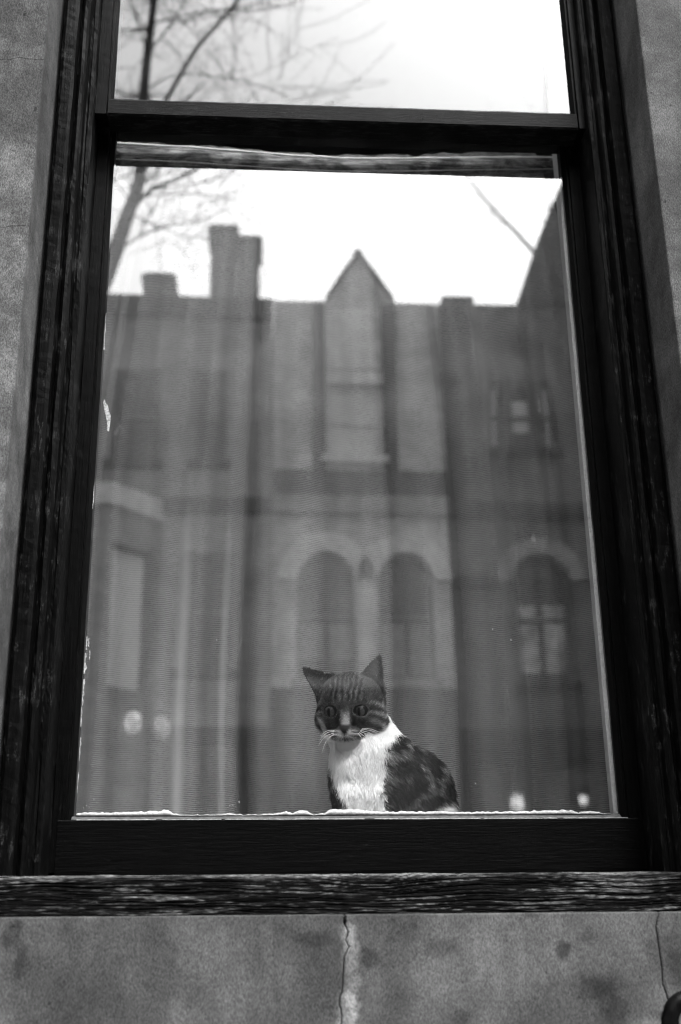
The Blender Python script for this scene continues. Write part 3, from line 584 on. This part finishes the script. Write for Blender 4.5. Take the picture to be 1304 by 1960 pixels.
# fur
def fur(n):
    V, F = Vc, Fc; p = V[F]; fn = np.cross(p[:, 2]-p[:, 0], p[:, 3]-p[:, 1]); ar = np.linalg.norm(fn, axis=1)*.5; fn = fn/(ar[:, None]*2+1e-12)
    cen = p.mean(1); keep = (fn[:, 1] < .55) & (cen[:, 2] > 1.835); wt = ar*keep*np.where(to_head(cen)[:, 2] > -55, 1.7, 1.0); pick = nr.choice(len(F), n, p=wt/wt.sum())
    a, b = nr.random((n, 1)), nr.random((n, 1)); q4 = p[pick]; P = (q4[:, 0]*(1-a)+q4[:, 1]*a)*(1-b)+(q4[:, 3]*(1-a)+q4[:, 2]*a)*b; Nn = fn[pick]
    t, hd = cat_colour(P); q = to_head(P); x, y, z = q.T
    ok = np.ones(n, bool)
    for e in EYES: ok &= ~((np.hypot((x-e[0])/1.06, z-e[2]) < 11.8) & (y > 20))
    ok &= ~((np.abs(x) < 9.5) & (z < -27) & (z > -47) & (y > 50))
    P, Nn, t, hd, q = P[ok], Nn[ok], t[ok], hd[ok], q[ok]; n = len(P); x, y, z = q.T
    fl_h = (q-np.array([0, 75., -44]))@HM; up = np.array([0, .1, .9])
    inear = np.zeros(n, bool)
    for bb, tt, nn, W in EARS: s = ((q-bb)@(tt-bb))/((tt-bb)@(tt-bb)); inear |= (s > .12)&(np.linalg.norm(q-bb-(s[:, None]*(tt-bb)), axis=1) < 30)
    fl_b = np.tile(np.array([.45, .25, -.85]), (n, 1)); wh = (t > .4) & ~hd; fl_b[wh] = np.array([.05, -.15, -1])
    Fl = np.where(hd[:, None], fl_h, fl_b)
    cl = np.stack([vnoise(P, 70, 1), vnoise(P, 70, 11), vnoise(P, 70, 21)], 1); Fl = Fl/np.linalg.norm(Fl, axis=1)[:, None]+cl*np.where(hd, .35, np.where(wh, .55, .75))[:, None]+nr.normal(0, .16, (n, 3))
    Fl -= (Fl*Nn).sum(1)[:, None]*Nn; Fl /= np.linalg.norm(Fl, axis=1)[:, None]+1e-9
    ln = np.where(hd, 5.0+4.0*sst(np.hypot(x, z), 30, 60)-2.6*sst(y, 25, 50), np.where(wh, 13.0, 11.0)); ln = np.where(inear, 3.2, ln)*(nr.uniform(.6, 1.15, n)+.5*(nr.random(n) < .12))*.001
    lift = np.where(hd, .28, np.where(wh, .30, .45))[:, None]; l = ln[:, None]
    pts = np.stack([P-Nn*.0008, P+l*(.4*Fl+.40*lift*1.7*Nn), P+l*(.75*Fl+.8*lift*1.2*Nn), P+l*(1.0*Fl+lift*.9*Nn)], 1)
    cu = bpy.data.hair_curves.new('fur'); cu.add_curves([4]*n); cu.attributes['position'].data.foreach_set('vector', pts.astype(np.float32).ravel())
    rad = np.tile(np.array([.00026, .00024, .00016, .00004]), (n, 1))*np.where(hd, .75, 1.15)[:, None]
    ra = cu.attributes.get('radius') or cu.attributes.new('radius', 'FLOAT', 'POINT'); ra.data.foreach_set('value', rad.astype(np.float32).ravel())
    tc = np.clip(t*np.exp(nr.normal(0, .5, n)*np.where(t > .4, .10, 1)), .006, .92); cu.attributes.new('tone', 'FLOAT', 'POINT').data.foreach_set('value', np.repeat(tc, 4).astype(np.float32))
    o = bpy.data.objects.new('fur', cu); col.objects.link(o); o.parent = cat; cu.materials.append(m_attr('cat_fur', 'tone', .6, .07)); return o
fur(110000)
M_wh = m_plain('whisker_white', .85, .4, 5, .02)
def whisker(pxs, y0, y1, parent=cat):
    k = len(pxs); pts = []
    P = [at(u, v, y0+(y1-y0)*i/(k-1)) for i, (u, v) in enumerate(pxs)]
    for i in range(13):
        t = i/12*(k-1); j = min(int(t), k-2); s = t-j; a = P[max(j-1, 0)]; b = P[j]; c = P[j+1]; d = P[min(j+2, k-1)]
        pts.append(.5*((2*b)+(c-a)*s+(2*a-5*b+4*c-d)*s*s+(3*b-a-3*c+d)*s**3))
    tube('whisker', pts, [.00042*(1-.8*i/12) for i in range(13)], M_wh, parent, 5)
yn = float(from_head((12, 64, -40))[1])
for w_ in ([(692, 1396), (708, 1398), (722, 1403), (732, 1412)], [(690, 1398), (706, 1402), (720, 1410), (730, 1420)], [(690, 1400), (704, 1406), (716, 1415), (724, 1426)], [(688, 1402), (698, 1410), (706, 1420), (710, 1430)], [(686, 1404), (692, 1412), (697, 1421), (700, 1432)], [(693, 1394), (712, 1396), (730, 1404), (741, 1414)]): whisker(w_, yn, yn-.012)
for w_ in ([(642, 1399), (628, 1402), (619, 1408), (612, 1418)], [(639, 1403), (626, 1408), (617, 1416), (609, 1428)], [(640, 1406), (630, 1412), (622, 1424), (616, 1442)], [(640, 1398), (630, 1398), (621, 1402), (615, 1410)]): whisker(w_, yn+.004, yn-.010)

# ------------------------------------------------------------------ iron handrail scroll at the lower right
rail = tag(empty('iron_handrail', (.6, -.3, 0)), 'black iron handrail end curling round at the lower right of the wall', 'handrail'); rail.location = (0, 0, 0)
ic = at(1330, 1956, -.285); sp = []
for i in range(46):
    a = R(-150)-R(430)*(i/45)*-1; r = .011+.027*(i/45)**.8; sp.append((ic.x+r*math.cos(a), ic.y+.004*math.sin(i*.1), ic.z+r*math.sin(a)))
tube('scroll', sp, [.009+.0035*(i/45) for i in range(46)], M_iron, rail, 14)
e = Vector(sp[-1]); d = (Vector(sp[-1])-Vector(sp[-2])).normalized()
hp = [e, e+d*.03, e+d*.07+Vector((.02, 0, -.004)), e+Vector((.22, 0, -.03)), e+Vector((.9, 0, -.45))]
tube('rail_bar', hp, [.0125, .0125, .0125, .0125, .0125], M_iron, rail, 14)
for t in (.12, .5, .88):
    p = hp[3].lerp(hp[4], t); tube('baluster', [p, (p.x, p.y, 0)], [.008, .008], M_iron, rail, 8)

# ------------------------------------------------------------------ across the street: houses mirrored in the panes
MB_l = m_brick('pale_brick', .55, .62); MB_m = m_brick('mid_brick', .26, .36); MB_d = m_brick('dark_brick', .12, .18)
M_trim = m_plain('limestone_trim', .75, .85, 4, .2); M_dkt = m_plain('brownstone_trim', .018, .9, 4, .3); M_mid = m_plain('arch_brick', .32, .9, 5, .25); M_slate = m_plain('slate', .09, .7, 9, .4); M_wfr = m_plain('window_paint', .14, .6, 9, .1); M_bl = m_plain('window_blind', .85, .8, 3, .06)
m_, t_, o_ = mat('house_glass'); princ(t_, o_, .02, .03, None, spec=.6); M_hg = m_
M_door = m_plain('door_paint', .04, .4); M_lamp = m_emit('lantern_glow', .6)
def arch_pts(x0, x1, z0, zt, n=14):
    r = (x1-x0)/2; c = (x0+x1)/2; zc = zt-r
    return [(x0, z0), (x1, z0)]+[(c+r*math.cos(math.pi*i/n), zc+r*math.sin(math.pi*i/n)) for i in range(n+1)]
def rect(x0, x1, z0, z1): return [(x0, z0), (x1, z0), (x1, z1), (x0, z1)]
def house(label, x0, x1, ztop, ybase, depth, wallm, openings, extra_out=None, zs_=6.2):
    h = tag(empty('row_house', ((x0+x1)/2, ybase, 0)), label, 'house', 'row houses across the street'); h.location = (0, 0, 0)
    outl = extra_out or rect(x0, x1, 0, ztop)
    hi = [(x, max(z, zs_)) for x, z in outl]; prism_y('wall', hi, ybase, ybase-.35, wallm, h, [o['poly'] for o in openings if min(p[1] for p in o['poly']) > zs_])
    prism_y('base_wall', rect(x0, x1, 0, zs_-.003), ybase+.03, ybase-.35, M_dkt, h, [o['poly'] for o in openings if min(p[1] for p in o['poly']) < zs_])
    box('side_wall', x0, x0+.3, ybase-depth, ybase-.351, 0, ztop-.05, wallm, h); box('side_wall', x1-.3, x1, ybase-depth, ybase-.351, 0, ztop-.05, wallm, h); box('rear_wall', x0+.3, x1-.3, ybase-depth, ybase-depth+.3, 0, ztop-.05, wallm, h)
    box('flat_roof', x0+.3, x1-.3, ybase-depth+.3, ybase-.351, ztop-.5, ztop-.4, M_slate, h)
    for o in openings:
        P = o['poly']; xs = [p[0] for p in P]; zs = [p[1] for p in P]; a, b, c, d = min(xs), max(xs), min(zs), max(zs); g = .07; cx, cz = (a+b)/2, (c+d)/2
        inner = [(cx+(x-cx)*(1-2*g/(b-a)), cz+(z-cz)*(1-2*g/(d-c))) for x, z in P]
        w_ = prism_y('window', P, ybase-.12, ybase-.2, o.get('frame', M_wfr), h, [inner]); box('mid_rail', a+.05, b-.05, ybase-.19, ybase-.13, cz-.035, cz+.035, o.get('frame', M_wfr), w_)
        prism_y('pane', P, ybase-.205, ybase-.215, M_hg, w_)
        if o.get('blind'): k0, k1 = o['blind']; box('blind', a+.08, b-.08, ybase-.204, ybase-.195, c+(d-c)*k0, c+(d-c)*k1, o.get('bm', M_bl), w_)
        if o.get('arch'): box('mullion', cx-.035, cx+.035, ybase-.19, ybase-.131, c+.05, d-.08, o.get('frame', M_dkt), w_)
        box('sill', a-.1, b+.1, ybase, ybase+.15, c-.16, c-.01, o.get('sillm', M_trim), w_)
        if o.get('arch'):
            r = (b-a)/2; zc = d-r; n = 16; ro = r+o['arch']; out = [(cx+ro*math.cos(math.pi*i/n), zc+ro*math.sin(math.pi*i/n)) for i in range(n+1)]; inn = [(cx+r*math.cos(math.pi*i/n), zc+r*math.sin(math.pi*i/n)) for i in range(n+1)]
            prism_y('arch_surround', out+inn[::-1], ybase+.09, ybase+.001, o.get('am', M_trim), w_)
        elif o.get('lintel', True): box('lintel', a-.12, b+.12, ybase+.001, ybase+.07, d+.02, d+.28, M_trim, w_)
    return h
YH = -20.0
def win_r(x0, x1, z0, z1, **k): return dict(poly=rect(x0, x1, z0, z1), **k)
def win_a(x0, x1, z0, z1, **k): return dict(poly=arch_pts(x0, x1, z0, z1), **k)
# middle house with the gabled bay
hA = house('gabled row house with two arched windows and pale stone bands', .12, 3.42, 14.7, YH, 9, MB_l, [win_a(.58, 1.64, 7.05, 9.42, arch=.36, sillm=M_mid, bm=M_mid, blind=(.17, .45)), win_a(2.04, 3.08, 7.05, 9.42, arch=.36, sillm=M_mid, bm=M_mid, blind=(.05, .46)), win_r(1.16, 2.20, 11.35, 12.85, blind=(.02, .98), frame=M_trim), win_r(.45, 1.5, 3.6, 5.9, lintel=False, sillm=M_dkt), win_r(2.1, 3.0, 3.6, 5.9, lintel=False, sillm=M_dkt)],
    rect(.12, 3.42, 0, 14.7)[:3]+[(2.44, 14.7), (1.86, 15.72), (1.80, 15.72), (1.20, 14.7), (.12, 14.7)], 6.9)
box('string_course', .12, 3.42, YH+.001, YH+.16, 10.15, 10.5, M_mid, hA); box('string_course', .12, 3.42, YH+.031, YH+.14, 6.5, 6.75, M_dkt, hA)
box('frieze', .125, 3.415, YH+.001, YH+.05, 10.5, 11.05, M_dkt, hA); box('gable_panel', 1.14, 2.22, YH+.001, YH+.05, 13.2, 14.5, M_trim, hA)
for x in (1.00, 2.36): box('pilaster', x-.13, x+.13, YH+.001, YH+.12, 11.052, 14.6, M_dkt, hA)
lathe('finial', [(.08, 0), (.12, .06), (.07, .12), (.11, .22), (.05, .30)], (1.83, YH-.15, 15.68), M_dkt, hA, 10)
for s in (-1, 1): prism_y('gable_coping', [(1.83+s*.66, 14.62), (1.83+s*.66, 14.8), (1.83, 15.9), (1.83, 15.72)], YH+.06, YH-.4, M_dkt, hA)
# left house with bay and chimneys
hC = house('brick row house with tall chimney stacks and an angled bay window', -9.0, .10, 14.68, YH, 9, MB_m, [win_r(-1.35, -.75, 11.2, 13.1, lintel=False, sillm=M_dkt), win_r(-1.5, -.55, 7.2, 9.4, lintel=False, sillm=M_dkt), win_r(-1.5, -.5, 3.6, 5.9, lintel=False, sillm=M_dkt), win_r(-2.9, -2.0, 11.2, 13.1, lintel=False, sillm=M_dkt)])
box('cornice', -9.0, .10, YH+.001, YH+.25, 14.2, 14.6, M_dkt, hC); box('string_course', -1.85, .10, YH+.001, YH+.12, 10.15, 10.45, M_dkt, hC)
def chimney(x0, x1, z1, n):
    c = box('chimney', x0, x1, YH-1.0, YH-.3, 14.0, z1, MB_d, hC); box('chimney_cap', x0-.06, x1+.06, YH-1.06, YH-.24, z1-.22, z1-.08, M_dkt, c)
    for i in range(n): x = x0+(i+.5)*(x1-x0)/n; lathe('chimney_pot', [(.10, 0), (.11, .05), (.085, .1), (.08, .14)], (x, YH-.65, z1), M_dkt, c, 10)
chimney(-1.15, -.63, 16.62, 1); chimney(-.61, -.18, 16.38, 1); chimney(-2.45, -1.85, 15.45, 1)
bay = [(-6.4, YH), (-5.6, YH+.8), (-2.75, YH+.8), (-1.95, YH)]
def bay_face(a, b, z0, z1, hole=None):      # one flat face of the bay, from a to b
    d = Vector((b[0]-a[0], b[1]-a[1], 0)); ln = d.length; o = prism_y('bay_wall', rect(0, ln, z0, z1), 0, .25, MB_m, hC, [hole] if hole else []); ang = math.atan2(d.y, d.x); o.location = (a[0], a[1], 0); o.rotation_euler = (0, 0, ang+math.pi); o.scale = (-1, 1, 1)
    if hole:
        w_ = prism_y('bay_window', hole, .1, .16, M_wfr, o, [[(x*.86+.14*sum(p[0] for p in hole)/4, z*.96+.04*sum(p[1] for p in hole)/4) for x, z in hole]]); xs = [p[0] for p in hole]; zs = [p[1] for p in hole]
        box('pane', min(xs)+.01, max(xs)-.01, .165, .175, min(zs)+.01, max(zs)-.01, M_bl, w_)
bay_face(bay[2], bay[3], 0, 10.0, rect(.12, 1.04, 6.75, 9.35)); bay_face(bay[1], bay[2], 0, 10.0, rect(1.7, 2.6, 6.75, 9.35)); bay_face(bay[0], bay[1], 0, 10.0)
prism = [(x, y) for x, y in bay]
v = [(x+dx, y+dy, z) for z in (10.003, 10.4) for (x, y), (dx, dy) in zip(bay, ((-.15, 0), (-.1, .12), (.1, .12), (.15, 0)))]
pyd('bay_cornice', v, [(3, 2, 1, 0), (4, 5, 6, 7), (0, 1, 5, 4), (1, 2, 6, 5), (2, 3, 7, 6), (3, 0, 4, 7)], M_trim, hC)
# right house with the steep mansard
hB = house('row house with a steep slate mansard above one arched window', 3.44, 10.5, 14.72, YH, 9, MB_d, [win_a(4.52, 5.54, 7.0, 9.42, arch=.30, am=M_mid, sillm=M_dkt, bm=m_plain('net_curtain', .5, .8, 4, .5), blind=(.1, .62)), win_r(4.30, 4.54, 11.55, 12.98, lintel=False, sillm=M_dkt, blind=(.0, .95)), win_r(4.68, 5.14, 11.55, 12.98, lintel=False, sillm=M_dkt, blind=(.3, .76)), win_r(5.30, 5.54, 11.55, 12.98, lintel=False, sillm=M_dkt, blind=(.0, .95)), win_a(7.0, 8.0, 7.0, 9.42, arch=.3, am=M_mid), win_r(3.75, 4.25, 3.4, 5.6, lintel=False, sillm=M_dkt), win_r(4.9, 5.9, 3.4, 5.6, lintel=False, sillm=M_dkt)])
box('parapet', 3.50, 4.10, YH-.4, YH+.05, 14.723, 14.86, M_dkt, hB); box('string_course', 3.44, 10.5, YH+.001, YH+.16, 10.1, 10.4, M_dkt, hB); box('pier', 3.46, 3.74, YH+.001, YH+.14, 10.4, 14.6, M_dkt, hB)
box('impost_band', 3.44, 4.20, YH+.001, YH+.12, 8.75, 8.95, M_dkt, hB); box('impost_band', 5.86, 6.6, YH+.001, YH+.12, 8.75, 8.95, M_dkt, hB)
mv = [(4.97, YH+.06, 14.74), (10.5, YH+.06, 14.74), (10.5, YH-8, 14.74), (4.97, YH-8, 14.74), (6.55, YH-.3, 18.95), (8.9, YH-.3, 18.95), (8.9, YH-7, 18.95), (6.55, YH-7, 18.95)]
pyd('mansard_roof', mv, [(3, 2, 1, 0), (4, 5, 6, 7), (0, 1, 5, 4), (1, 2, 6, 5), (2, 3, 7, 6), (3, 0, 4, 7)], M_slate, hB)
for hh, x in ((hA, 1.78), (hC, -4.2), (hB, 6.45)):
    d_ = box('door', x-.45, x+.45, YH+.02, YH+.08, .75, 3.0, M_door, hh); lathe('door_knob', [(.02, 0), (.035, .02), (.02, .05)], (x+.34, YH+.11, 1.8), M_trim, d_, 8)
    for k in range(4): box('step', x-.8, x+.8, YH+.001, YH+1.2-.3*k, .18*k, .18*(k+1)-.002, M_dkt, hh)
hE = house('plain dark house at the far right end of the row', 10.52, 18, 13.2, YH, 9, MB_m, [win_r(12, 13, 7, 9), win_r(14.5, 15.5, 7, 9)])
hF = house('plain brick house at the far left end of the row', -17, -9.02, 13.6, YH, 9, MB_d, [win_r(-12, -11, 7, 9), win_r(-15, -14, 7, 9)])
# lanterns
def lantern(u, v, y, label, k=1.0, mt=None):
    p = refl(u, v, y); l = tag(empty('wall_lantern', tuple(p)), label, 'lantern', 'lit lanterns on the houses across the street'); l.location = (0, 0, 0)
    lathe('globe', [(.04*k, -.16*k), (.11*k, -.1*k), (.14*k, 0), (.11*k, .1*k), (.04*k, .16*k)], p, mt or M_lamp, l, 5); lathe('cap', [(.12*k, .16*k), (.08*k, .22), (.02, .27)], p, M_iron, l, 12); tube('bracket', [(p.x, p.y, p.z+.2), (p.x, y-.28 if y < -19.5 else y-.3, p.z+.2)], [.02, .02], M_iron, l, 6)
lantern(255, 1385, YH+1.05, 'glowing globe lantern reflected low at left beside the bay', 1.2); lantern(990, 1536, YH+.25, 'glowing globe lantern reflected at lower right near the sill', 1.0); lantern(1116, 1530, YH+.25, 'small glowing lantern reflected in the lower right corner of the pane', .65)
lantern(312, 1392, YH+.6, 'dimmer globe lantern reflected between bay and brick wall', 1.2, m_emit('dim_lantern_glow', .25))

# ------------------------------------------------------------------ bare trees
def grow(rng, V, F, p, d, r, ln, depth, spread=.55, up=.04, droop=0.0):
    n = max(4, int(ln/.22)); pts, rad = [p], [r]; dd = d.normalized()
    for i in range(n):
        dd = (dd+Vector((rng.gauss(0, .10), rng.gauss(0, .10), rng.gauss(0, .08)+up-droop*i/n))).normalized(); pts.append(pts[-1]+dd*ln/n); rad.append(max(.0024, r*(1-.7*(i+1)/n)))
    v, f = tube_data(pts, rad, 5, False); b = len(V); V += v; F += [tuple(k+b for k in q) for q in f]
    if depth <= 0: return
    kids = rng.randint(2, 4) if depth > 1 else rng.randint(3, 6)
    for k in range(kids):
        t = rng.uniform(.25, 1); i = min(int(t*n), n-1); q = pts[i]; ax = Vector((rng.gauss(0, 1), rng.gauss(0, .7), rng.gauss(0, .6))).normalized(); nd = ((pts[i+1]-pts[i]).normalized()*(1-spread*.5)+ax*spread*1.25).normalized()
        grow(rng, V, F, q, nd, max(.0025, rad[i]*.55), ln*rng.uniform(.45, .75), depth-1, spread, up*.6, droop)
def tree(label, trunk, r0, r1, limbs, seed, twigs=26, tlen=1.0):
    rng = random.Random(seed); base = trunk[0]; t = tag(empty('bare_tree', tuple(base)), label, 'tree'); t.location = (0, 0, 0)
    def smooth(P):
        out = []
        for i in range(len(P)-1):
            for k in range(5):
                s = k/5; a, b, c, d = P[max(i-1, 0)], P[i], P[i+1], P[min(i+2, len(P)-1)]; out.append(.5*((2*b)+(c-a)*s+(2*a-5*b+4*c-d)*s*s+(3*b-a-3*c+d)*s**3))
        return out+[P[-1]]
    tp = smooth(trunk); n = len(tp); tube('trunk', tp, [r0+(r1-r0)*i/(n-1) for i in range(n)], M_bark, t, 9)
    V, F = [], []; bones = [(tp, r0, r1)]
    for P, a, b in limbs:
        q = smooth(P); m = len(q); vv, ff = tube_data(q, [a+(b-a)*i/(m-1) for i in range(m)], 7); k = len(V); V += vv; F += [tuple(x+k for x in y) for y in ff]; bones.append((q, a, b))
    for (q, a, b) in bones:
        m = len(q)
        for k in range(twigs if a > .0095 else 5):
            f_ = rng.uniform(.3 if q is tp else .08, 1); i = min(int(f_*(m-1)), m-2); d = (q[i+1]-q[i]).normalized(); ax = Vector((rng.gauss(0, 1), rng.gauss(0, .8), rng.gauss(.1, .5))).normalized(); rr = (a+(b-a)*f_)*.42
            grow(rng, V, F, q[i], (d*.45+ax).normalized(), min(rr, .013), tlen*rng.uniform(.6, 1.3), 1)
    o = pyd('crown', V, F, M_bark, t, True); return t
YT = -8.0
def T(l, y=YT, dy=()): return [refl(u, v, y+(dy[i] if i < len(dy) else 0)) for i, (u, v) in enumerate(l)]
b0 = refl(140, 800, YT); root = Vector((b0.x-.15, YT, 0))
tree('bare street tree with crooked limbs reflected at upper left', [root]+T([(150, 760), (180, 600), (215, 505), (243, 420), (268, 340), (276, 200), (290, 70), (306, -40), (322, -160)]), .10, .020,
     [(T([(243, 415), (290, 365), (365, 332), (450, 270), (520, 230)]), .022, .008), (T([(272, 290), (325, 198), (375, 112), (425, 52), (480, -15), (540, -90)]), .026, .012), (T([(300, 20), (350, -40), (400, -120)]), .02, .008), (T([(277, 190), (340, 160), (430, 165), (510, 185), (570, 210)]), .009, .004), (T([(296, 60), (380, 42), (470, 30), (570, 8)]), .009, .004), (T([(258, 380), (330, 372), (420, 378), (495, 402)]), .008, .004), (T([(225, 480), (300, 440), (380, 425), (440, 400)]), .010, .005), (T([(282, 120), (330, 60), (360, 8), (390, -60)]), .012, .006)], 5, 15, 1.05)
b2 = refl(1080, 900, -31)
tree('bare backyard tree behind the mansard reflected at upper right', [Vector((b2.x, -31, 0)), Vector((b2.x, -31, 9))]+T([(1075, 560), (1060, 520), (1010, 470), (945, 402), (900, 345), (880, 300)], -31), .12, .022, [(T([(1060, 520), (1050, 400), (1045, 250), (1040, 80)], -31), .03, .012), (T([(945, 402), (925, 410), (905, 440)], -31), .02, .01)], 9, 7, 1.6)
b3 = refl(560, 700, -13)
